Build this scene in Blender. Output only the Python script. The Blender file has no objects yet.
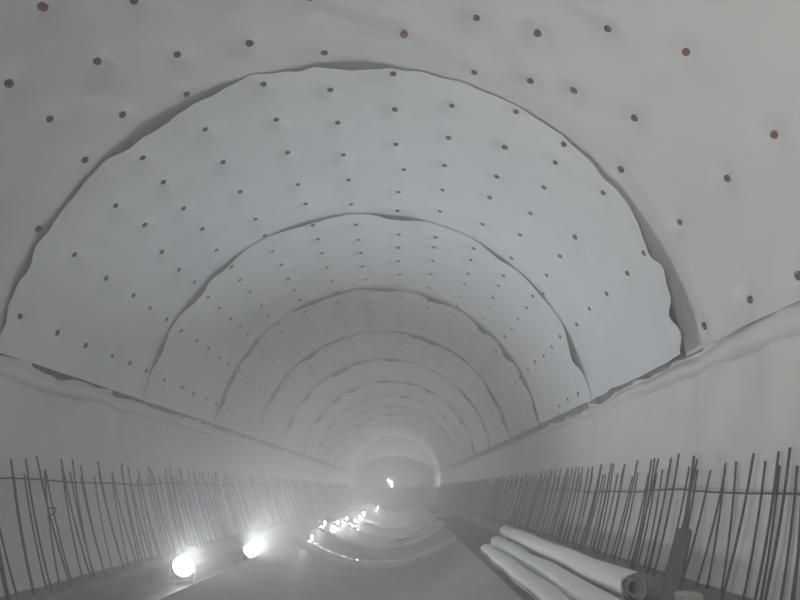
import bpy, math, random
import numpy as np
from mathutils import Vector, Matrix, noise

SC = bpy.context.scene
COL = SC.collection
random.seed(7)
RNG = np.random.default_rng(11)

# ------------------------------------------------------------------ camera
EZ = 2.2                     # eye height above the trough bottom
CAMX = 0.858
cam_d = bpy.data.cameras.new('camera')
cam_d.sensor_width = 36.0
cam_d.lens = 590.0 / 800.0 * 36.0
cam_d.clip_end = 400
cam = bpy.data.objects.new('camera', cam_d)
COL.objects.link(cam)
cam.location = (CAMX, 0, EZ)
cam.rotation_euler = (math.pi / 2 + 0.30882, 0, 0.01018)
SC.camera = cam

# ------------------------------------------------------------------ world: dusty air filling the tunnel
HAZE = 0.030
world = bpy.data.worlds.new('tunnel_air')
SC.world = world
world.use_nodes = True
wn = world.node_tree.nodes
wl = world.node_tree.links
wn['Background'].inputs['Color'].default_value = (0, 0, 0, 1)
wn['Background'].inputs['Strength'].default_value = 0
vs = wn.new('ShaderNodeVolumeScatter')
vs.inputs['Color'].default_value = (0.97, 0.975, 0.98, 1)
vs.inputs['Density'].default_value = HAZE
vs.inputs['Anisotropy'].default_value = 0.55
wl.new(vs.outputs['Volume'], wn['World Output'].inputs['Volume'])

# ------------------------------------------------------------------ lamp strengths and exposure
NEAR_BEAM = 50.0           # beams of the two floodlights in view, W
FLOOD_NEAR = 12.0            # the two floodlights in view
BACK_BEAM = 215.0           # beam of that floodlight, W
FLOOD_BACK = 60.0           # the tripod floodlights behind the photographer
SMALL_LAMP = 1500.0
FAR_LAMP = 900.0
SC.view_settings.view_transform = 'Standard'
SC.view_settings.look = 'None'
SC.view_settings.gamma = 1.0
SC.view_settings.use_curve_mapping = False
SC.view_settings.exposure = -0.10
SC.cycles.use_denoising = True
SC.cycles.max_bounces = 8
SC.cycles.volume_bounces = 2
SC.cycles.diffuse_bounces = 5
SC.cycles.sample_clamp_indirect = 6.0

# ------------------------------------------------------------------ tunnel geometry
R = 5.0                      # half width of the sheeted arch
RV = 4.8315                  # rise of the arch over the springline
C0 = EZ + 1.1168             # springline height
KX = -9.816e-5               # gentle bend of the axis
TL = -0.2115                 # seams lean towards the camera at the crown
SEAM = [8.192, 13.12, 18.296, 23.587, 28.72, 34.67, 40.0, 45.4, 50.8, 56.2, 61.6, 67.0]
YEND = 72.0


def bend(y):
    return KX * y * y * np.sign(y)


def arch(theta, s, delta):
    """Point on the arch: angle theta (0 = right springline), station s, pushed inwards by delta."""
    st = np.sin(theta)
    zr = np.where(st > 0, RV - delta, R - delta) * st
    y = s + TL * zr
    x = (R - delta) * np.cos(theta) + bend(y)
    return np.stack([x, y, C0 + zr], -1)


# ------------------------------------------------------------------ materials
def mat(name, col, rough=0.6, metal=0.0, vary=0.0, scale=3.0, bump=0.0, bscale=20.0, spec=0.5, stretch=None):
    m = bpy.data.materials.new(name)
    m.use_nodes = True
    nt = m.node_tree
    b = nt.nodes['Principled BSDF']
    b.inputs['Base Color'].default_value = (*col, 1)
    b.inputs['Roughness'].default_value = rough
    b.inputs['Metallic'].default_value = metal
    b.inputs['Specular IOR Level'].default_value = spec
    tc = nt.nodes.new('ShaderNodeTexCoord')
    src = tc.outputs['Object']
    if stretch:
        mp = nt.nodes.new('ShaderNodeMapping')
        mp.inputs['Scale'].default_value = stretch
        nt.links.new(src, mp.inputs['Vector'])
        src = mp.outputs['Vector']
    if vary:
        n = nt.nodes.new('ShaderNodeTexNoise')
        n.inputs['Scale'].default_value = scale
        n.inputs['Detail'].default_value = 5
        nt.links.new(src, n.inputs['Vector'])
        r = nt.nodes.new('ShaderNodeValToRGB')
        r.color_ramp.elements[0].position = 0.3
        r.color_ramp.elements[1].position = 0.7
        r.color_ramp.elements[0].color = (*[c * (1 - vary) for c in col], 1)
        r.color_ramp.elements[1].color = (*[min(1, c * (1 + vary)) for c in col], 1)
        nt.links.new(n.outputs['Fac'], r.inputs['Fac'])
        nt.links.new(r.outputs['Color'], b.inputs['Base Color'])
    if bump:
        n2 = nt.nodes.new('ShaderNodeTexNoise')
        n2.inputs['Scale'].default_value = bscale
        n2.inputs['Detail'].default_value = 4
        nt.links.new(src, n2.inputs['Vector'])
        bp = nt.nodes.new('ShaderNodeBump')
        bp.inputs['Strength'].default_value = bump
        bp.inputs['Distance'].default_value = 0.02
        nt.links.new(n2.outputs['Fac'], bp.inputs['Height'])
        nt.links.new(bp.outputs['Normal'], b.inputs['Normal'])
    return m


def emit(name, col, strength):
    m = bpy.data.materials.new(name)
    m.use_nodes = True
    nt = m.node_tree
    nt.nodes.clear()
    o = nt.nodes.new('ShaderNodeOutputMaterial')
    e = nt.nodes.new('ShaderNodeEmission')
    e.inputs['Color'].default_value = (*col, 1)
    e.inputs['Strength'].default_value = strength
    nt.links.new(e.outputs['Emission'], o.inputs['Surface'])
    return m


M = {}
M['sheet_near'] = mat('sheet_ivory_white', (0.70, 0.705, 0.69), 0.5, vary=0.025, scale=0.7, bump=0.12, bscale=5)
M['sheet'] = mat('sheet_white', (0.74, 0.76, 0.785), 0.5, vary=0.025, scale=0.7, bump=0.12, bscale=5)
M['sheet_far'] = mat('sheet_far_white', (0.70, 0.705, 0.69), 0.5, vary=0.04, scale=0.5, bump=0.12, bscale=5)
M['skirt'] = mat('skirt_white', (0.70, 0.70, 0.675), 0.5, vary=0.04, scale=0.8, bump=0.1, bscale=4)
M['shotcrete'] = mat('shotcrete', (0.30, 0.30, 0.29), 0.9, vary=0.2, scale=3, bump=0.6, bscale=8)
M['disc_grey'] = mat('disc_dark_grey', (0.07, 0.068, 0.07), 0.14, metal=0.5, vary=0.2, scale=40)
M['disc_red'] = mat('disc_red_brown', (0.20, 0.055, 0.055), 0.25, metal=0.2, vary=0.2, scale=40)
M['nail'] = mat('nail_steel', (0.6, 0.6, 0.6), 0.2, metal=1.0, vary=0.1, scale=50)
M['rebar'] = mat('rebar_rusty_steel', (0.085, 0.075, 0.072), 0.7, metal=0.3, vary=0.35, scale=14, bump=0.5, bscale=120)
M['concrete'] = mat('concrete_wet', (0.33, 0.335, 0.325), 0.5, vary=0.16, scale=1.1, bump=0.18, bscale=6)
M['bench'] = mat('bench_mud', (0.12, 0.12, 0.12), 0.8, vary=0.3, scale=2.2, bump=0.9, bscale=7)
M['kerb'] = mat('kerb_concrete', (0.16, 0.16, 0.155), 0.75, vary=0.25, scale=3, bump=0.7, bscale=10)
M['lip'] = mat('lip_shine_concrete', (0.68, 0.685, 0.68), 0.24, vary=0.12, scale=3, bump=0.2, bscale=9)  # pale colour paints in the lamp shine along the wet joints
M['roll'] = mat('roll_white', (0.80, 0.81, 0.83), 0.55, vary=0.05, scale=3, bump=0.35, bscale=9, stretch=(6, 0.6, 6))
M['core'] = mat('core_grey_card', (0.22, 0.22, 0.21), 0.8, vary=0.15, scale=10)
M['housing'] = mat('lamp_housing', (0.05, 0.05, 0.055), 0.4, metal=0.4, vary=0.2, scale=10)
M['stand'] = mat('lamp_stand_steel', (0.45, 0.45, 0.45), 0.35, metal=0.7, vary=0.15, scale=15)
M['timber'] = mat('timber_dark', (0.11, 0.095, 0.085), 0.8, vary=0.3, scale=4, bump=0.4, bscale=15, stretch=(8, 8, 1))
M['block'] = mat('block_pale', (0.42, 0.42, 0.40), 0.8, vary=0.1, scale=8, bump=0.4, bscale=20)
M['lining'] = mat('lining_concrete', (0.42, 0.42, 0.39), 0.7, vary=0.12, scale=0.8, bump=0.2, bscale=3)
M['dark'] = mat('far_dark_rock', (0.10, 0.10, 0.10), 0.9, vary=0.3, scale=0.8, bump=0.6, bscale=3)
M['flood'] = emit('flood_led', (0.95, 0.975, 1.0), FLOOD_NEAR)
M['flood2'] = emit('flood_led_warm', (1.0, 0.985, 0.94), FLOOD_NEAR * 0.8)
M['back'] = emit('flood_back_led', (1.0, 0.99, 0.96), FLOOD_BACK)
M['small'] = emit('small_led', (0.98, 0.99, 1.0), SMALL_LAMP)
M['small_near'] = emit('small_led_dim', (0.98, 0.99, 1.0), SMALL_LAMP * .35)
M['far'] = emit('far_led', (1.0, 0.985, 0.92), FAR_LAMP)


# ------------------------------------------------------------------ helpers
def tag(o, label=None, cat=None, group=None, kind=None):
    if label: o['label'] = label
    if cat: o['category'] = cat
    if group: o['group'] = group
    if kind: o['kind'] = kind
    return o


def link(name, me, parent=None):
    o = bpy.data.objects.new(name, me)
    COL.objects.link(o)
    if parent is not None:
        o.parent = parent
    return o


def mesh(name, v, f, m, smooth=True):
    me = bpy.data.meshes.new(name)
    me.from_pydata([tuple(map(float, p)) for p in v], [], [tuple(map(int, q)) for q in f])
    me.materials.append(m)
    if smooth:
        me.polygons.foreach_set('use_smooth', [True] * len(me.polygons))
    me.update()
    return me


def empty(name, loc=(0, 0, 0), rz=0.0):
    o = link(name, None)
    o.location = loc
    o.rotation_euler = (0, 0, rz)
    o.empty_display_size = 0.1
    return o


def grid_faces(nu, nv, close_u=False, flip=False):
    f = []
    for i in range(nu if close_u else nu - 1):
        j = (i + 1) % nu
        for q in range(nv - 1):
            a, b, c, d = i * nv + q, j * nv + q, j * nv + q + 1, i * nv + q + 1
            f.append((a, d, c, b) if flip else (a, b, c, d))
    return f


class MB:
    def __init__(self):
        self.v, self.f = [], []

    def add(self, v, f):
        n = len(self.v)
        self.v += [tuple(p) for p in v]
        self.f += [tuple(i + n for i in q) for q in f]
        return self

    def box(self, c, s, bev=0.0, rot=None):
        hx, hy, hz = s[0] / 2, s[1] / 2, s[2] / 2
        b = min(bev, hx * .9, hy * .9, hz * .9)
        if b <= 0:
            v = [(x, y, z) for x in (-hx, hx) for y in (-hy, hy) for z in (-hz, hz)]
            f = [(0, 1, 3, 2), (4, 6, 7, 5), (0, 4, 5, 1), (2, 3, 7, 6), (0, 2, 6, 4), (1, 5, 7, 3)]
        else:
            def oct_(hx, hy, z):
                return [(hx, -hy + b, z), (hx, hy - b, z), (hx - b, hy, z), (-hx + b, hy, z),
                        (-hx, hy - b, z), (-hx, -hy + b, z), (-hx + b, -hy, z), (hx - b, -hy, z)]
            def inner(z):
                return [(x * (hx - b) / hx, y * (hy - b) / hy, z) for x, y, z in oct_(hx, hy, z)]
            v = inner(-hz) + oct_(hx, hy, -hz + b) + oct_(hx, hy, hz - b) + inner(hz)
            f = [tuple(range(7, -1, -1)), tuple(range(24, 32))]
            for k in range(3):
                for i in range(8):
                    j = (i + 1) % 8
                    f.append((k * 8 + i, k * 8 + j, k * 8 + 8 + j, k * 8 + 8 + i))
        if rot is not None:
            v = [rot @ Vector(p) for p in v]
        return self.add([(p[0] + c[0], p[1] + c[1], p[2] + c[2]) for p in v], f)

    def tube(self, pts, r, n=8, cap=True):
        pts = [Vector(p) for p in pts]
        rs = r if isinstance(r, (list, tuple)) else [r] * len(pts)
        v = []
        t0 = (pts[1] - pts[0]).normalized()
        up = Vector((0, 0, 1)) if abs(t0.z) < .9 else Vector((0, 1, 0))
        for i, p in enumerate(pts):
            t = (pts[min(i + 1, len(pts) - 1)] - pts[max(i - 1, 0)]).normalized()
            a = t.cross(up).normalized()
            b = a.cross(t).normalized()
            for k in range(n):
                w = 2 * math.pi * k / n
                v.append(p + (a * math.cos(w) + b * math.sin(w)) * rs[i])
        f = []
        for i in range(len(pts) - 1):
            for k in range(n):
                k2 = (k + 1) % n
                f.append((i * n + k, i * n + k2, (i + 1) * n + k2, (i + 1) * n + k))
        if cap:
            f.append(tuple(range(n - 1, -1, -1)))
            f.append(tuple((len(pts) - 1) * n + k for k in range(n)))
        return self.add(v, f)

    def lathe(self, prof, n=24):
        """prof: (radius, z) from bottom to top around local z."""
        v = []
        for r, z in prof:
            for k in range(n):
                w = 2 * math.pi * k / n
                v.append((r * math.cos(w), r * math.sin(w), z))
        f = []
        for i in range(len(prof) - 1):
            for k in range(n):
                k2 = (k + 1) % n
                f.append((i * n + k, i * n + k2, (i + 1) * n + k2, (i + 1) * n + k))
        f.append(tuple(range(n - 1, -1, -1)))
        f.append(tuple((len(prof) - 1) * n + k for k in range(n)))
        return self.add(v, f)

    def xf(self, mtx):
        self.v = [tuple(mtx @ Vector(p)) for p in self.v]
        return self

    def build(self, name, m, parent=None, smooth=False):
        return link(name, mesh(name, self.v, self.f, m, smooth), parent)


# ------------------------------------------------------------------ structure: shotcrete vault behind the sheets
def build_vault():
    th = np.radians(np.linspace(-40, 220, 80))
    ys = np.linspace(-16, YEND + 6, 40)
    T, Y = np.meshgrid(th, ys, indexing='ij')
    st = np.sin(T)
    zr = np.where(st > 0, RV, R) * st
    k = 1.018
    P = np.stack([R * k * np.cos(T) + bend(Y), Y, C0 + zr * k], -1).reshape(-1, 3)
    o = link('ceiling', mesh('ceiling', P, grid_faces(80, 40), M['shotcrete']))
    tag(o, 'rough grey shotcrete vault of the tunnel behind the white sheets', 'tunnel vault', kind='structure')


build_vault()

# ------------------------------------------------------------------ structure: floor, benches, kerbs
TROUGH = 2.4
ZB = 0.0


def floor_z(x):
    ax = abs(x)
    return ZB + 0.80 * min(1.0, (ax / TROUGH)) ** 2.0


def build_floor():
    xs = np.linspace(-TROUGH, TROUGH, 49)
    ys = np.concatenate([np.linspace(-14, 30, 111), np.linspace(30.7, YEND + 30, 60)])
    V = []
    for x in xs:
        for y in ys:
            w = 0.012 * noise.noise(Vector((x * 1.2, y * .5, 3.1)))
            V.append((x + bend(y), y, floor_z(x) + w))
    fl = link('floor', mesh('floor', V, grid_faces(len(xs), len(ys)), M['concrete']))
    tag(fl, 'wet grey concrete invert trough running down the middle of the tunnel', 'floor', kind='structure')
    # raised pour joints that follow the trough section
    for yj, w, h in ((11.0, .12, .02), (18.9, .48, .15), (23.9, .40, .11), (30.5, .3, .045), (36.5, .3, .05), (42.5, .35, .06), (50, .35, .06)):
        V = []
        nx, ny = 41, 9
        for i in range(nx):
            x = -TROUGH * .97 + 2 * TROUGH * .97 * i / (nx - 1)
            for j in range(ny):
                a = math.pi * j / (ny - 1)
                yo = -math.cos(a) * w + .05 * noise.noise(Vector((x * 1.5, yj, 0)))
                zo = math.sin(a) * h * (1 + .4 * noise.noise(Vector((x * 2, yj, 5)))) - .012
                V.append((x + bend(yj), yj + yo, floor_z(x) + zo))
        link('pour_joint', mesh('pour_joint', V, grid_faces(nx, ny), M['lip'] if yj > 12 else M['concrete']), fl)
    # muddy benches either side
    for side, zb, nm, lab in ((-1, 0.59, 'floor_left', 'dark muddy bench strip along the left rebar row under the floodlights'),
                              (1, 0.80, 'floor_right', 'dark bench strip along the right rebar row under the white rolls')):
        us = [TROUGH - .02, TROUGH + .04, TROUGH + .09, TROUGH + .3, 2.95, 3.2, 3.5, 3.8, 4.1, 4.45]
        ys = np.concatenate([np.linspace(-14, 30, 133), np.linspace(31, YEND + 6, 42)])
        V = []
        for u in us:
            for y in ys:
                w = .05 * noise.noise(Vector((u * 2.1, y * 1.3, 9 + side))) + .03 * noise.noise(Vector((u * 5, y * 4, 2)))
                if u < TROUGH + .1:
                    w *= .25
                zz = (zb + w) if u > TROUGH + .06 else .79 + w * .3
                V.append((side * u + bend(y), y, zz))
        o = link(nm, mesh(nm, V, grid_faces(len(us), len(ys), flip=side < 0), M['bench']))
        tag(o, lab, 'floor', kind='structure')
    # kerb that the bars grow out of
    for side, zt, nm, lab in ((-1, 0.86, 'trim_1', 'low dark concrete kerb at the foot of the left rebar row'),
                              (1, 1.08, 'trim_2', 'low dark concrete kerb at the foot of the right rebar row')):
        prof = [(3.72, .5), (3.74, zt - .06), (3.80, zt), (4.2, zt + .02), (4.62, zt + .03), (4.8, .5)]
        ys = np.concatenate([np.linspace(-14, 30, 100), np.linspace(31, YEND + 4, 30)])
        V = []
        for u, z in prof:
            for y in ys:
                w = .03 * noise.noise(Vector((u * 2, y * 1.7, 4))) if z > .6 else 0
                V.append((side * (u + w) + bend(y), y, z + w))
        o = link(nm, mesh(nm, V, grid_faces(len(prof), len(ys), flip=side < 0), M['kerb'], smooth=False))
        tag(o, lab, 'kerb', kind='structure')


build_floor()

# ------------------------------------------------------------------ structure: lower side walls (skirt sheet with folded top)


def build_skirts():
    for side, nm, lab in ((-1, 'wall_left', 'pale grey lower wall sheet behind the left rebar row'),
                          (1, 'wall_right', 'pale ivory lower wall sheet behind the right rebar row')):
        zs = np.concatenate([np.linspace(-1.7, 1.2, 24), np.linspace(1.28, 1.56, 6)])
        ys = np.concatenate([np.linspace(-10, 4, 40), np.linspace(4.1, 26, 200), np.linspace(26.5, YEND + 3, 80)])
        V = []
        for z in zs:
            zr = z - 1.1168
            for y in ys:
                amp = min(1, max(0, (z + 1.2) / 2.4)) * (1 + 1.3 * min(1, max(0, (z - .45) / .4)) * min(1, max(0, (1.56 - z) / .25)))
                w = .06 * amp * noise.noise(Vector((y * 1.1 + z * .75, z * .12, 7 * side)))
                w += .022 * amp * noise.noise(Vector((y * 2.6 + z * 1.1, z * .25, 17 * side)))
                d = .06 + w
                x = math.sqrt(max(0, (R - d) ** 2 - zr * zr))
                V.append((side * x + bend(y), y, z + EZ))
        wall = link(nm, mesh(nm, V, grid_faces(len(zs), len(ys), flip=side > 0), M['skirt']))
        tag(wall, lab, 'wall', kind='structure')
        # folded, crumpled top strip
        nt = 15
        V = []
        for k in range(nt):
            t = k / (nt - 1)
            for y in ys:
                n1 = noise.noise(Vector((y * .8, 3.3 * side, 1)))
                n2 = noise.noise(Vector((y * 3.1, t * 2.5, 5 * side)))
                n3 = noise.noise(Vector((y * 1.9, 11 * side, 2)))
                ztop = 1.80 + .07 * n1 + .06 * n3
                zbot = 1.50 + .03 * n1
                if side > 0:
                    ztop -= .013 * max(0, y - 6) - .12 * math.exp(-((y - 6.0) / 1.2) ** 2)
                    zbot += .02 * n3
                    ztop = max(ztop, zbot + .12)
                else:
                    ztop -= .004 * max(0, y - 6)
                z = zbot + (ztop - zbot) * t
                bul = .04 + (.12 + .03 * n1) * math.sin(math.pi * min(1, t * 1.15 + .02)) ** .8 * (1 - .35 * t)
                bul += .045 * n2 * (.3 + t)
                if t > .85:
                    bul = max(bul, .035 + .2 * max(0, n3))
                zr = z - 1.1168
                x = math.sqrt((R - bul) ** 2 - zr * zr)
                V.append((side * x + bend(y), y, z + EZ))
        f = link('sheet_fold', mesh('sheet_fold', V, grid_faces(nt, len(ys), flip=side > 0), M['skirt']), wall)
        f['label'] = 'crumpled folded top edge of the lower wall sheet'


build_skirts()

# ------------------------------------------------------------------ disc layout (angle in degrees, stations y)
ROWS = {
    11.6: [5.68, 6.55, 7.68], 26.9: [4.99, 5.86, 7.03, 8.06, 8.95, 9.97, 10.99, 11.99, 13.10, 14.11],
    39.9: [5.01, 6.27, 7.25, 7.91, 9.49, 10.47, 11.49, 12.40, 12.91, 13.76],
    50.2: [5.33, 6.48, 7.44, 8.09, 8.88, 9.89, 10.84, 11.98, 13.16, 13.90, 14.85, 15.73, 16.90],
    60.2: [5.88, 6.70, 7.41, 8.36, 9.36, 10.15, 11.26, 12.69, 13.37, 14.3, 15.13, 16.28, 17.2, 18.22],
    71.2: [5.97, 6.94, 7.83, 8.70, 9.62, 10.50, 11.47, 12.87, 13.51, 14.37, 15.38, 16.52],
    81.8: [6.41, 7.28, 8.23, 9.26, 10.06, 10.97, 11.89, 13.10, 13.94, 14.87, 15.96],
    93.4: [6.87, 7.74, 8.66, 9.67, 10.58, 11.67, 12.63, 13.55, 14.45, 15.40, 16.47],
    104.6: [6.54, 7.42, 8.34, 9.30, 10.44, 11.31, 12.25, 13.17, 14.10, 15.12, 16.23],
    117.4: [6.38, 7.14, 8.00, 8.97, 10.03, 11.25, 12.1, 12.97, 13.97, 14.96, 15.95],
    129.2: [5.05, 5.99, 6.92, 7.83, 8.69, 9.64, 10.61, 11.63, 12.5, 13.47, 14.43, 15.67],
    138.9: [5.60, 6.32, 7.26, 8.40, 9.34, 10.33, 11.25, 12.11, 13.04, 13.94, 14.87, 15.81, 16.70],
    150.6: [8.54, 9.58, 10.47, 11.34, 12.26, 13.16, 14.21, 15.06, 16.06, 17.03],
    164.3: [8.23, 9.26, 10.11, 11.09, 11.82, 12.63, 13.73, 14.79, 15.68, 16.71],
}
JIT = {(26.9, 4.99): -.3, (39.9, 6.27): 2.3, (39.9, 5.01): 1.1, (39.9, 12.40): -1.6, (50.2, 6.48): 2, (50.2, 5.33): 1, (60.2, 6.70): -1.1,
       (71.2, 6.94): -2.9, (71.2, 5.97): -1.9, (81.8, 6.41): -1.8, (81.8, 10.06): -1.5, (117.4, 6.38): -1.9, (129.2, 5.99): -3.2,
       (129.2, 5.05): -1.7, (129.2, 6.92): -1.5, (138.9, 6.32): -2.4, (138.9, 7.26): -1.9, (138.9, 5.60): -1.8, (138.9, 9.34): -1.4}
DISCS = []
for a, ys in ROWS.items():
    ys = list(ys)
    lo = ys[0]
    while lo - .95 > 2.6:
        lo -= .95
        DISCS.append((a + random.uniform(-.6, .6), lo))
    for y in ys:
        DISCS.append((a + JIT.get((a, y), random.uniform(-.3, .3)), y))
    hi = ys[-1]
    stop = 16.5 if a < 20 else 27.5
    if a < 20:
        hi = 12.8
    while hi + .98 < stop:
        hi += .98 + random.uniform(-.06, .06)
        DISCS.append((a + random.uniform(-.5, .5), hi))
DA = np.radians(np.array([d[0] for d in DISCS]))
DZ = np.where(np.sin(DA) > 0, RV, R) * np.sin(DA)
DS = np.array([d[1] for d in DISCS]) - TL * DZ        # station of each disc
DARC = DA * R

# ------------------------------------------------------------------ waterproofing sheets
# (angle, half width, gap) of the places where the free edge of a sheet has sagged away from the one behind it
LIFT = {
    0: [(12, 8, .62), (25, 5, .15), (32, 8, .13), (46, 9, .05), (86, 5, .13), (92.5, 4, .10), (98, 3, .05), (113, 3.5, .10), (122, 6, .24), (131, 5, .14), (142, 3, .12), (150, 3.5, .13), (158, 4, .14), (167, 3, .05)],
    1: [(20, 4, .16), (25, 3, .10), (40, 5, .05), (54, 4, .10), (82, 5, .15), (106, 8, .10), (130, 5, .10), (139, 7, .16), (152, 4, .08), (159, 5, .10)],
    2: [(14, 4, .07), (24, 4, .10), (36, 4, .12), (48, 5, .14), (68, 6, .13), (88, 5, .13), (104, 4, .10), (115, 5, .11), (142, 4, .11), (155, 5, .14), (163, 4, .10)],
    3: [(16, 5, .12), (29, 6, .13), (52, 5, .06), (68, 5, .15), (76, 3, .10), (112, 4, .08), (125, 6, .14), (150, 6, .12)],
    4: [(8, 5, .13), (20, 3, .08), (37, 7, .12), (60, 5, .08), (88, 6, .12), (104, 4, .08), (117, 7, .2), (140, 5, .12), (158, 6, .13)],
}
CREASE = [  # (angle, y) to (angle, y), half width m, depth m: folds in the slack of the nearest sheet
    ((95, 6.0), (72, 6.7), .10, .09), ((104, 6.62), (81, 7.1), .11, .07), ((91, 6.5), (75, 6.8), .06, .04), ((40, 5.4), (33, 4.3), .10, .05),
    ((60, 5.0), (50, 5.2), .12, .05), ((56, 7.2), (44, 7.5), .12, .08), ((66, 6.1), (62, 6.4), .08, .05), ((131, 6.2), (126, 6.5), .10, .05),
    ((22, 11.2), (24, 10.2), .10, .06), ((41, 9.6), (32, 9.5), .10, .05), ((149, 8.3), (146, 8.9), .1, .05), ((153, 10.0), (147, 11.5), .3, .07),
]


def delta(i, th, s):
    """Inward offset of sheet i (0 = nearest) at angle th, station s (arrays)."""
    sh = th.shape
    T = th.ravel()
    S_ = s.ravel()
    a = np.degrees(T)
    arc = T * R
    d = np.full(T.shape, .02)
    # slack between the fixings
    near = np.full(T.shape, 9.0)
    lo, hi = S_.min() - 1, S_.max() + 1
    for q in np.where((DS > lo) & (DS < hi))[0]:
        near = np.minimum(near, (arc - DARC[q]) ** 2 + (S_ - DS[q]) ** 2)
    d = d + .08 * (1 - np.exp(-near / .03))
    for k in range(len(T)):
        v = Vector((arc[k] * .5, S_[k] * .45, 3.7 * i))
        d[k] += .045 * noise.noise(v) + .02 * noise.noise(v * 2.6)
    y = S_ + TL * RV * np.sin(T)
    if i <= 1:
        for (a0, y0), (a1, y1), w, dep in CREASE:
            p0 = np.array([math.radians(a0) * R, y0]); p1 = np.array([math.radians(a1) * R, y1])
            e = p1 - p0; L = np.hypot(*e); e = e / L
            qx, qy = arc - p0[0], y - p0[1]
            t = np.clip((qx * e[0] + qy * e[1]) / L, 0, 1)
            ds = np.hypot(qx - t * L * e[0], qy - t * L * e[1])
            d += dep * np.exp(-(ds / w) ** 2) * np.sin(np.pi * (t * .8 + .1))
    low = np.minimum(arc - math.radians(8.4) * R, math.radians(171.4) * R - arc)
    cn = np.array([max(0, noise.noise(Vector((q * 1.1, 5 + np.sign(w - 90) * 3, 0)))) if lw < .8 else 0 for q, w, lw in zip(S_, a, low)])
    d = d + .16 * cn * np.exp(-low / .16)
    if i > 0:
        u = S_ - SEAM[i - 1]
        g = np.zeros(T.shape)
        seam = i - 1
        if seam in LIFT:
            bl = LIFT[seam]
        else:
            r = random.Random(100 + seam)
            bl = [(x + r.uniform(-4, 4), r.uniform(3, 6), r.uniform(.08, .18)) for x in range(10, 172, 17)]
        for c, w, h in bl:
            g = g + (.5 if seam < 1 else .7 if seam < 2 else 1.1) * h * np.exp(-((a - c) / w) ** 2)
        k = np.clip(1 - u / .4, 0, 1)
        wob = np.array([noise.noise(Vector((q * .13, seam, 0))) + .35 * noise.noise(Vector((q * .32, seam, 4))) for q in a])
        d = d * (1 - k) + (.034 + .012 * wob) * k + g * np.clip(1 + .6 * wob, .2, 1.6) * np.exp(-np.clip(u, 0, None) / .45)
    if i < len(SEAM):
        v = S_ - SEAM[i]
        k = np.clip((v + .5) / .5, 0, 1)
        d = d * (1 - k) + .012 * k
    return d.reshape(sh)


ORD = ['nearest', 'second', 'third', 'fourth', 'fifth', 'sixth', 'seventh', 'eighth', 'ninth', 'tenth', 'eleventh', 'twelfth', 'last']
SHEETS = []


def build_sheets():
    n = len(SEAM)
    for i in range(n + 1):
        s0 = -9.0 if i == 0 else SEAM[i - 1]
        s1 = SEAM[i] + .4 if i < n else YEND - .12
        near = i <= 2
        nth = 230 if near else (150 if i < 6 else 110)
        th = np.radians(np.linspace(8.4, 171.4, nth))
        if i == 0:
            ss = np.concatenate([np.linspace(s0, 3.5, 24), np.linspace(3.6, s1, 62)])
        else:
            L = s1 - s0
            m = 64 if near else (36 if i < 6 else 22)
            ss = s0 + L * np.linspace(0, 1, m) ** 1.35
        T, S_ = np.meshgrid(th, ss, indexing='ij')
        d = delta(i, T, S_)
        S2 = S_.copy()
        if i > 0:      # ragged free edge
            rag = np.array([.09 * noise.noise(Vector((t * 5, i, 0))) + .06 * noise.noise(Vector((t * 16, i, 3))) for t in th])
            S2 += rag[:, None] * np.exp(-(S_ - s0) / .6)
        # ragged lower ends
        P = arch(T, S2, d)
        me = mesh('waterproof_sheet', P.reshape(-1, 3), grid_faces(nth, len(ss)), M['sheet_near'] if i == 0 else (M['sheet'] if i < 3 else M['sheet_far']))
        o = link('waterproof_sheet', me)
        lab = {0: 'nearest ivory white waterproof sheet overhead, in front of the largest seam arc',
               1: 'white waterproof sheet between the largest and second largest seam arcs'}.get(
            i, '%s white waterproof sheet from the camera along the tunnel arch' % ORD[i])
        tag(o, lab, 'sheet', 'waterproof sheets lining the tunnel arch')
        SHEETS.append(o)


build_sheets()


# ------------------------------------------------------------------ fixing discs (parts of the sheets)
def disc_mesh(name, m):
    b = MB()
    b.lathe([(.052, -.02), (.058, 0), (.058, .010), (.048, .017), (.030, .014), (.022, .010), (.014, .012), (.012, .018), (.006, .022)], 16)
    return mesh(name, b.v, b.f, m)


DG = disc_mesh('fixing_disc', M['disc_grey'])
DR = disc_mesh('fixing_disc', M['disc_red'])
RED = [(91, 6.87), (93.4, 12.63), (93.4, 11.67), (104.6, 13.17), (26.9, 4.99), (129.2, 5.05), (81.8, 6.41), (71.2, 6.94), (60.2, 7.41), (41, 5.01), (60.2, 12.69)]


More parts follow.
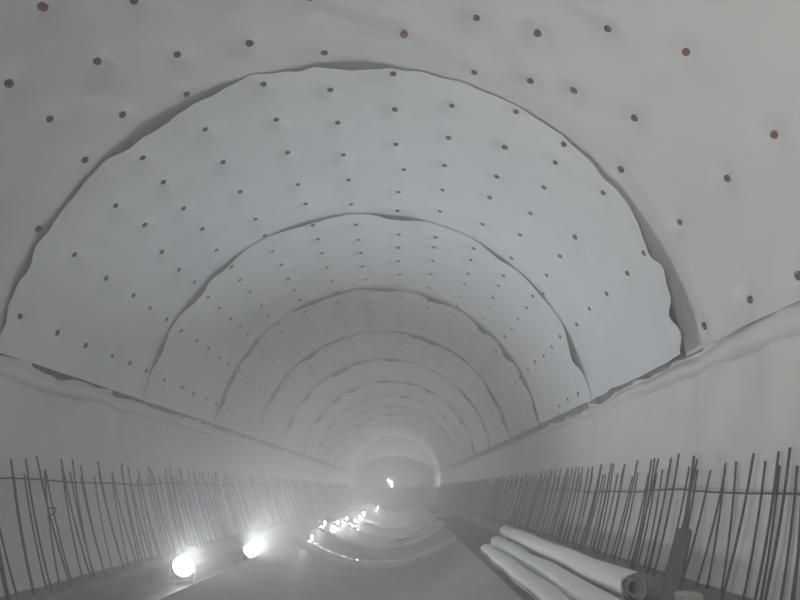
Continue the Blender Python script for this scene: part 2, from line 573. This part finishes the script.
def build_discs():
    sb = [-9.0] + SEAM + [999]
    for q, (a, y) in enumerate(DISCS):
        s = DS[q]
        i = max(k for k in range(len(sb) - 1) if s >= sb[k] + (.02 if k else 0))
        if i >= 1 and s - sb[i] < .12:
            s = sb[i] + .12
        th = np.array([DA[q]])
        dl = delta_pt(i, th, np.array([s]))
        p = arch(th, np.array([s]), dl)[0]
        # surface normal by differences
        e = .03
        pa = arch(th + e, np.array([s]), delta_pt(i, th + e, np.array([s])))[0]
        pb = arch(th, np.array([s + .12]), delta_pt(i, th, np.array([s + .12])))[0]
        nrm = Vector(pb - p).cross(Vector(pa - p)).normalized()
        inw = Vector((bend(p[1]) - p[0], 0, C0 - p[2])).normalized()
        if nrm.dot(inw) < 0:
            nrm = -nrm
        nrm = (nrm * .5 + inw * .5 + Vector((random.uniform(-.1, .1), random.uniform(-.1, .1), random.uniform(-.1, .1)))).normalized()
        red = any(abs(a - ra) < 2.5 and abs(y - ry) < .1 for ra, ry in RED)
        o = link('fixing_disc', DR if red else DG, SHEETS[i])
        o.location = Vector(p) + nrm * .006
        o.rotation_mode = 'QUATERNION'
        o.rotation_quaternion = nrm.to_track_quat('Z', 'Y')
        k = random.uniform(.76, .98)
        o.scale = (k, k, 1)


def delta_pt(i, th, s):
    return delta(i, th, s)


build_discs()


# ------------------------------------------------------------------ rebar mats
def bar_curve(side, rad, z0, z1, y, dy, n=6):
    pts = []
    for k in range(n):
        z = z0 + (z1 - z0) * k / (n - 1)
        zr = z - 1.1168
        x = math.sqrt(max(.01, rad * rad - zr * zr))
        xa = math.sqrt(max(.01, rad * rad - (z0 - 1.1168) ** 2))
        xb = math.sqrt(max(.01, rad * rad - (z1 - 1.1168) ** 2))
        t = k / (n - 1)
        x = .35 * x + .65 * (xa + (xb - xa) * t)
        pts.append((side * x + float(bend(y)), y + dy * (k / (n - 1)), z + EZ))
    return pts


def build_mats():
    LT = [8.46, 8.95, 9.29, 9.97, 10.09, 10.47, 11.01, 11.7, 11.99, 12.33, 12.68, 13.22, 13.51, 13.84, 14.19, 14.87]
    RT = [6.35, 6.81, 7.84, 7.94, 8.21, 8.56, 8.78, 9.22, 9.4, 9.63, 10.21, 10.71, 11.11, 11.37, 11.82, 12.0, 12.43]
    r = random.Random(5)
    for side, tops, zb, lab in ((-1, LT, -1.42, 'row of dark steel starter bars with a tie bar along the left wall'),
                                (1, RT, -1.19, 'row of dark steel starter bars with a tie bar along the right wall')):
        root = empty('rebar_mat', (side * 4.3, 8, EZ + zb))
        tag(root, lab, 'rebar mat', 'rebar mats along both walls')
        off = Vector(root.location)

        def bar(rad, z1, y, dy, thick=.0125, name='upright_bar'):
            b = MB()
            pts = [Vector(p) - off for p in bar_curve(side, rad, zb - .06, z1, y, dy)]
            b.tube(pts, thick, 6)
            return b.build(name, M['rebar'], root, smooth=True)
        y = tops[0]
        pre = []
        while y > 3.2:
            y -= r.uniform(.3, .5)
            pre.append(y)
        ys = pre + list(tops)
        y = tops[-1]
        while y < 31:
            y += r.uniform(.24, .42)
            ys.append(y)
        for y in ys:                       # inner, taller row
            bar(4.72 + r.uniform(-.05, .05), .42 + r.uniform(-.06, .05), y, r.uniform(-.3, .22), .0145)
        y = 3.3
        while y < 31:                      # outer, shorter row
            bar(4.84 + r.uniform(-.03, .02), .27 + r.uniform(-.09, .06), y, r.uniform(-.2, .2), .0135)
            y += r.uniform(.22, .42)
        far = MB()                         # bars too far off to tell apart
        y = 31.2
        while y < 63:
            for rad, zt in ((4.72, .40), (4.88, .28)):
                far.tube([Vector(p) - off for p in bar_curve(side, rad + r.uniform(-.04, .02), zb - .06, zt + r.uniform(-.08, .05), y + r.uniform(-.1, .1), r.uniform(-.1, .1), 4)], .016, 4)
            y += r.uniform(.28, .42)
        fo = far.build('distant_bars', M['rebar'], root)
        fo['kind'] = 'stuff'
        # tie bar
        zt = .10 if side < 0 else -.05
        b = MB()
        pts = []
        y = 3.0
        while y < 62.8:
            zz = zt + .025 * math.sin(y * .9) + .015 * math.sin(y * 2.3)
            rad = 4.81 + .02 * math.sin(y * 1.3)
            x = math.sqrt(rad * rad - (zz - 1.1168) ** 2)
            pts.append(Vector((side * x + float(bend(y)), y, zz + EZ)) - off)
            y += .8
        b.tube(pts, .013, 6)
        b.build('tie_bar', M['rebar'], root, smooth=True)


build_mats()

# ------------------------------------------------------------------ white membrane rolls on the right bench


def roll(name, p0, p1, rad, seed, label, hollow=False, squash=1.0, flare=0.0):
    p0, p1 = Vector(p0), Vector(p1)
    root = empty(name, (p0.x, p0.y, p0.z - rad * squash))
    tag(root, label, 'sheet roll', 'white sheet rolls on the right bench')
    off = Vector(root.location)
    t = (p1 - p0).normalized()
    a = Vector((0, 0, 1)).cross(t).normalized()
    b = t.cross(a).normalized()
    L = (p1 - p0).length
    ns, nk = 70, 34
    turns = 2.15
    V = []
    for i in range(ns):
        s = i / (ns - 1)
        c = p0 + t * (L * s)
        c = c + a * (.05 * noise.noise(Vector((s * 4, seed, 0)))) + b * (.012 * noise.noise(Vector((s * 5, seed, 9))))
        for k in range(nk):
            u = k / (nk - 1)
            w = u * turns * 2 * math.pi + seed
            rr = rad * (.66 + .34 * u) * (1 + flare * max(0, s - .85) * 4)
            rr *= 1 + .16 * noise.noise(Vector((math.cos(w) * 1.3 + seed, math.sin(w) * 1.3, s * 6))) + .10 * noise.noise(Vector((w * 2.4, seed * 3, s * 4)))
            end = .10 * noise.noise(Vector((w * .9, seed, 4))) * (1 if i in (0, ns - 1) else 0)
            V.append(c + a * (math.cos(w) * rr) + b * (math.sin(w) * rr * squash) + t * end - off)
    body = link('sheet_wrap', mesh('sheet_wrap', V, grid_faces(ns, nk), M['roll']), root)
    cb = MB()
    n = 18
    rr = rad * .58
    ring = []
    q0, q1 = p0 - t * .02 - off, p1 + t * .02 - off
    for q, rad_ in ((q0 + t * .25, rr * .80), (q0, rr * .80), (q0, rr), (q1, rr), (q1, rr * .8), (q1 - t * .25, rr * .8)):
        ring.append([q + a * math.cos(2 * math.pi * k / n) * rad_ + b * math.sin(2 * math.pi * k / n) * rad_ * squash for k in range(n)])
    V = [p for r_ in ring for p in r_]
    F = []
    for i in range(len(ring) - 1):
        for k in range(n):
            k2 = (k + 1) % n
            F.append((i * n + k, i * n + k2, (i + 1) * n + k2, (i + 1) * n + k))
    cb.add(V, F)
    cb.build('core_tube', M['core'], root, smooth=True)
    return root


ZR = .80
roll('sheet_roll', (3.25, 6.85, 1.20), (3.30, 15.6, 1.18), .15, 1.0, 'uppermost white sheet roll with an open dark tube end, against the kerb')
roll('sheet_roll', (3.42, 7.4, .92), (3.42, 15.2, .92), .11, 2.3, 'white sheet roll buried under the uppermost roll beside the kerb')
roll('sheet_roll', (2.92, 6.2, 1.00), (2.96, 14.7, .99), .185, 3.7, 'middle white sheet roll between the uppermost roll and the trough-side roll', squash=.9)
roll('sheet_roll', (2.58, 5.9, .94), (2.63, 14.0, .93), .16, 5.1, 'lowest white sheet roll lying at the edge of the trough', squash=.8)

# ------------------------------------------------------------------ leaning timber and pale block by the right bars
b = MB()
d = Vector((4.14, 7.5, 1.73)) - Vector((3.42, 6.66, .83))
L = d.length
q = d.to_track_quat('Z', 'Y').to_matrix()
b.box((0, 0, L / 2), (.17, .06, L), .008)
b.xf(q.to_4x4())
o = b.build('timber_plank', M['timber'])
o.location = (3.42, 6.66, .83)
tag(o, 'dark timber plank leaning on the right starter bars by the roll end', 'plank')
b = MB()
b.box((0, 0, .20), (.20, .20, .40), .015)
o = b.build('concrete_block', M['block'])
o.location = (3.70, 6.60, .80)
o.rotation_euler = (0, 0, .25)
tag(o, 'small pale concrete block standing beside the foot of the leaning plank', 'block')


# wire loop hung on a left bar
V, F = [], []
n, m_ = 20, 6
for i in range(n):
    w = 2 * math.pi * i / n
    for k in range(m_):
        u = 2 * math.pi * k / m_
        rr = .055 + .012 * math.cos(u)
        V.append((math.cos(w) * rr, .012 * math.sin(u) + .01 * math.sin(2 * w), math.sin(w) * rr))
for i in range(n):
    for k in range(m_):
        F.append((i * m_ + k, ((i + 1) % n) * m_ + k, ((i + 1) % n) * m_ + (k + 1) % m_, i * m_ + (k + 1) % m_))
o = link('wire_coil', mesh('wire_coil', V, F, M['rebar']))
o.location = (-4.52, 9.45, EZ - .33)
tag(o, 'small dark wire coil hanging on a starter bar at the left', 'wire coil')


# ------------------------------------------------------------------ floodlights
def floodlight(loc, aim, rad, em, label, group, legh=.30, spot=0, beam=90, col=(.95, .975, 1.0)):
    """Round LED floodlight in a U bracket on a low H frame; loc is the foot on the ground."""
    root = empty('floodlight', loc)
    tag(root, label, 'floodlight', group)
    c = Vector((0, 0, legh + rad * 1.15))
    dirv = (Vector(aim) - (Vector(loc) + c)).normalized()
    Q = dirv.to_track_quat('Z', 'Y').to_matrix().to_4x4()
    T = Matrix.Translation(c) @ Q
    h = MB().lathe([(rad * .45, -rad * .75), (rad * .62, -rad * .55), (rad * .95, -rad * .22), (rad * 1.08, -.02), (rad * 1.08, .03), (rad * 1.0, .035), (rad * .99, .012)], 28).xf(T).build('housing', M['housing'], root, smooth=True)
    for k in range(6):
        w = k * math.pi / 6
        MB().box((0, 0, -rad * .62), (rad * 1.3, .012, rad * .38)).xf(T @ Matrix.Rotation(w, 4, 'Z')).build('cooling_fin', M['housing'], h)
    MB().lathe([(rad * .97, .014), (rad * .95, rad * .12), (rad * .82, rad * .2), (rad * .6, rad * .25), (rad * .32, rad * .27), (rad * .04, rad * .28)], 28).xf(T).build('lens', em, root, smooth=True)
    yaw = math.atan2(dirv.y, dirv.x) - math.pi / 2
    Rz = Matrix.Rotation(yaw, 4, 'Z')
    br = MB()
    pts = [(-rad * 1.16, 0, c.z), (-rad * 1.16, 0, legh * .75), (rad * 1.16, 0, legh * .75), (rad * 1.16, 0, c.z)]
    for a_, b_ in zip(pts[:-1], pts[1:]):
        br.tube([a_, b_], .014, 8)
    br.xf(Rz).build('bracket', M['stand'], root)
    MB().tube([(0, 0, .02), (0, 0, legh * .76)], .018, 10).xf(Rz).build('post', M['stand'], root)
    for s in (-1, 1):
        MB().tube([(s * rad * .9, -.26, .018), (s * rad * .9, .26, .018)], .016, 8).xf(Rz).build('foot', M['stand'], root)
    MB().tube([(-rad * .9, 0, .03), (rad * .9, 0, .03)], .016, 8).xf(Rz).build('cross_bar', M['stand'], root)
    if spot:
        ld = bpy.data.lights.new('beam', 'AREA')
        ld.energy = spot
        ld.shape = 'DISK'
        ld.size = rad * 1.8
        ld.spread = math.radians(beam)
        ld.color = col
        lo = link('beam', ld, root)
        lo.location = c + dirv * (rad * .28 + .015)
        lo.rotation_mode = 'QUATERNION'
        lo.rotation_quaternion = (-dirv).to_track_quat('Z', 'Y')
    return root


floodlight((-3.15, 11.5, .60), (-3.15 + 6.2, 11.5 - 7.0, .72 + 6.0), .20, M['flood'], 'glaring white floodlight on a low stand, the nearer and larger of two', 'floodlights on the left bench', .03, NEAR_BEAM, 128)
floodlight((-2.62, 14.1, .60), (-2.62 + 6.2, 14.1 - 3.4, .72 + 6.6), .18, M['flood2'], 'glaring white floodlight on a low stand, the farther and smaller of two', 'floodlights on the left bench', .03, NEAR_BEAM * 2.4, 126)

# work lights standing behind the photographer
for x, y, z, ax, ay, az, en, bm, lab in (
        (-3.3, -4.0, .60, 5.2, 1.6, 5.0, BACK_BEAM, 105, 'tripod floodlight behind the camera on the left bench, aimed at the right wall'),):
    floodlight((x, y, z), (ax, ay, az), .24, M['back'], lab, 'floodlights behind the camera', 1.2, en, bm, (1.0, .985, .95))


# small lamps along the left lip of the trough
def small_lamp(x, y, z, h, w, label, em):
    root = empty('work_lamp', (x + float(bend(y)), y, z), .8)
    tag(root, label, 'work lamp', 'small work lamps along the left edge of the trough')
    MB().box((0, 0, .015), (w * 2.2, w * 1.6, .03), .006).build('base', M['housing'], root)
    MB().tube([(0, 0, .02), (0, 0, .12)], .010, 8).build('post', M['stand'], root)
    MB().box((0, w * .35, .12 + h / 2), (w * 1.15, w * .5, h * 1.1), .006).build('housing', M['housing'], root)
    MB().box((0, -w * .05, .12 + h / 2), (w * .8, w * .45, h * .85), .01).build('tube', em, root)


SP = ['nearest', 'second', 'third', 'fourth', 'fifth', 'sixth', 'farthest']
for k, (x, y, z, h, w) in enumerate(((-2.02, 19.5, .56, .15, .055), (-2.26, 24.5, .70, .17, .07), (-2.05, 27.2, .62, .10, .07), (-2.0, 31.1, .6, .10, .07), (-1.68, 32.5, .42, .10, .08), (-1.70, 39.8, .45, .17, .14), (-1.4, 56, .34, .15, .10))):
    small_lamp(x, y, z, h, w, '%s of the small bright lamps in a row along the trough' % SP[k], M['small_near'] if k < 2 else M['small'])

# ------------------------------------------------------------------ far end: lining face with a dark arch opening


def build_end():
    n = 61
    V = []
    for k in range(n):
        a = math.radians(-14 + 208 * k / (n - 1))
        V.append((5.12 * math.cos(a), YEND, C0 + 5.12 * math.sin(a)))
        s = math.sin(a)
        for dy in (0, 6.0):
            V.append((4.72 * math.cos(a), YEND + dy, C0 + (2.55 if s > 0 else 4.7) * s))
    bx = float(bend(YEND))
    V = [(x + bx, y, z) for x, y, z in V]
    F = []
    for k in range(n - 1):
        for q in (0, 1):
            F.append((k * 3 + q, k * 3 + q + 1, (k + 1) * 3 + q + 1, (k + 1) * 3 + q))
    o = link('wall_end', mesh('wall_end', V, F, M['lining'], smooth=False))
    tag(o, 'pale concrete ring face around the dark arch at the far end', 'wall', kind='structure')
    b = MB()
    b.box((bx * .8, 64.0, (EZ + .12) / 2 - .1), (9.2, .5, EZ + .12 + .2), .05)  # added wall that keeps the far lamps' direct light off the floor
    o = b.build('wall_light_shield', M['lining'])
    tag(o, 'added low concrete bulkhead screening the floor from lamp light, below the far dark arch', 'wall', kind='structure')
    V = []
    nx, nz = 24, 18
    for i in range(nx):
        for j in range(nz):
            x = -5.2 + 10.4 * i / (nx - 1)
            z = -.3 + 8.8 * j / (nz - 1)
            V.append((x + bx, YEND + 6.0 + .35 * noise.noise(Vector((x * .7, z * .7, 1))), z))
    o = link('wall_back', mesh('wall_back', V, grid_faces(nx, nz), M['dark'], smooth=False))
    tag(o, 'dark rough rock face inside the far arch opening', 'wall', kind='structure')


build_end()


def far_lamp(x, y, z, w, label, side=1):
    root = empty('gantry_lamp', (x, y, .3))
    tag(root, label, 'lamp', 'lamps at the far end')
    MB().tube([(0, 0, -.25), (0, 0, z - .3)], .04, 8).build('post', M['stand'], root)
    MB().box((0, .08 * side, z - .3), (w * 1.2, .12, w * .9), .02).build('housing', M['housing'], root)
    MB().box((0, 0, z - .3), (w, .06, w * .7), .02).build('lens', M['far'], root)


far_lamp(-.78, 66.2, EZ + .60, .22, 'larger of the tiny bright lamps in the far dark arch')
far_lamp(-1.12, 67.5, EZ + .85, .14, 'upper left of the tiny bright lamps in the far dark arch')
far_lamp(-.70, 66.6, EZ + .22, .12, 'lowest of the tiny bright lamps in the far dark arch')
far_lamp(1.5, 65.4, EZ - .3, .6, 'unseen added lamp behind the low far bulkhead, brightening the ring face', -1)  # hidden lamp, added only to brighten the ring face


# ------------------------------------------------------------------ pale sheets standing in for reflections on the wet trough
def reflection(loc, sx, sy, rz, seed, label):
    n = 12
    V = []
    for i in range(n):
        for j in range(n):
            u, v = i / (n - 1) - .5, j / (n - 1) - .5
            e = 1 + .35 * noise.noise(Vector((u * 3 + seed, v * 3, 1)))
            V.append((u * sx * e, v * sy * e, .06 + .07 * noise.noise(Vector((u * 4, v * 4 + seed, 2)))))
    o = link('reflection_sheet', mesh('reflection_sheet', V, grid_faces(n, n), M['roll']))
    md = o.modifiers.new('thickness', 'SOLIDIFY')
    md.thickness = .008
    o.location = loc
    o.rotation_euler = (0, 0, rz)
    tag(o, label, 'sheet scrap', 'pale sheets standing in for floor reflections')


reflection((.45, 27.0, .06), .28, 1.7, -.35, 1, 'left of two narrow pale strips standing in for wet reflections mid-trough beyond the second joint')
reflection((.85, 27.3, .12), .28, 1.9, -.35, 4, 'right of two narrow pale strips standing in for wet reflections mid-trough beyond the second joint')
reflection((2.25, 27.0, .74), .55, 3.6, .05, 7, 'long crumpled pale sheet standing in for puddle reflections along the right edge of the trough')
reflection((2.55, 32.5, .82), .7, 3.0, .1, 12, 'broad crumpled pale sheet standing in for puddle reflections farther along the right edge of the trough')
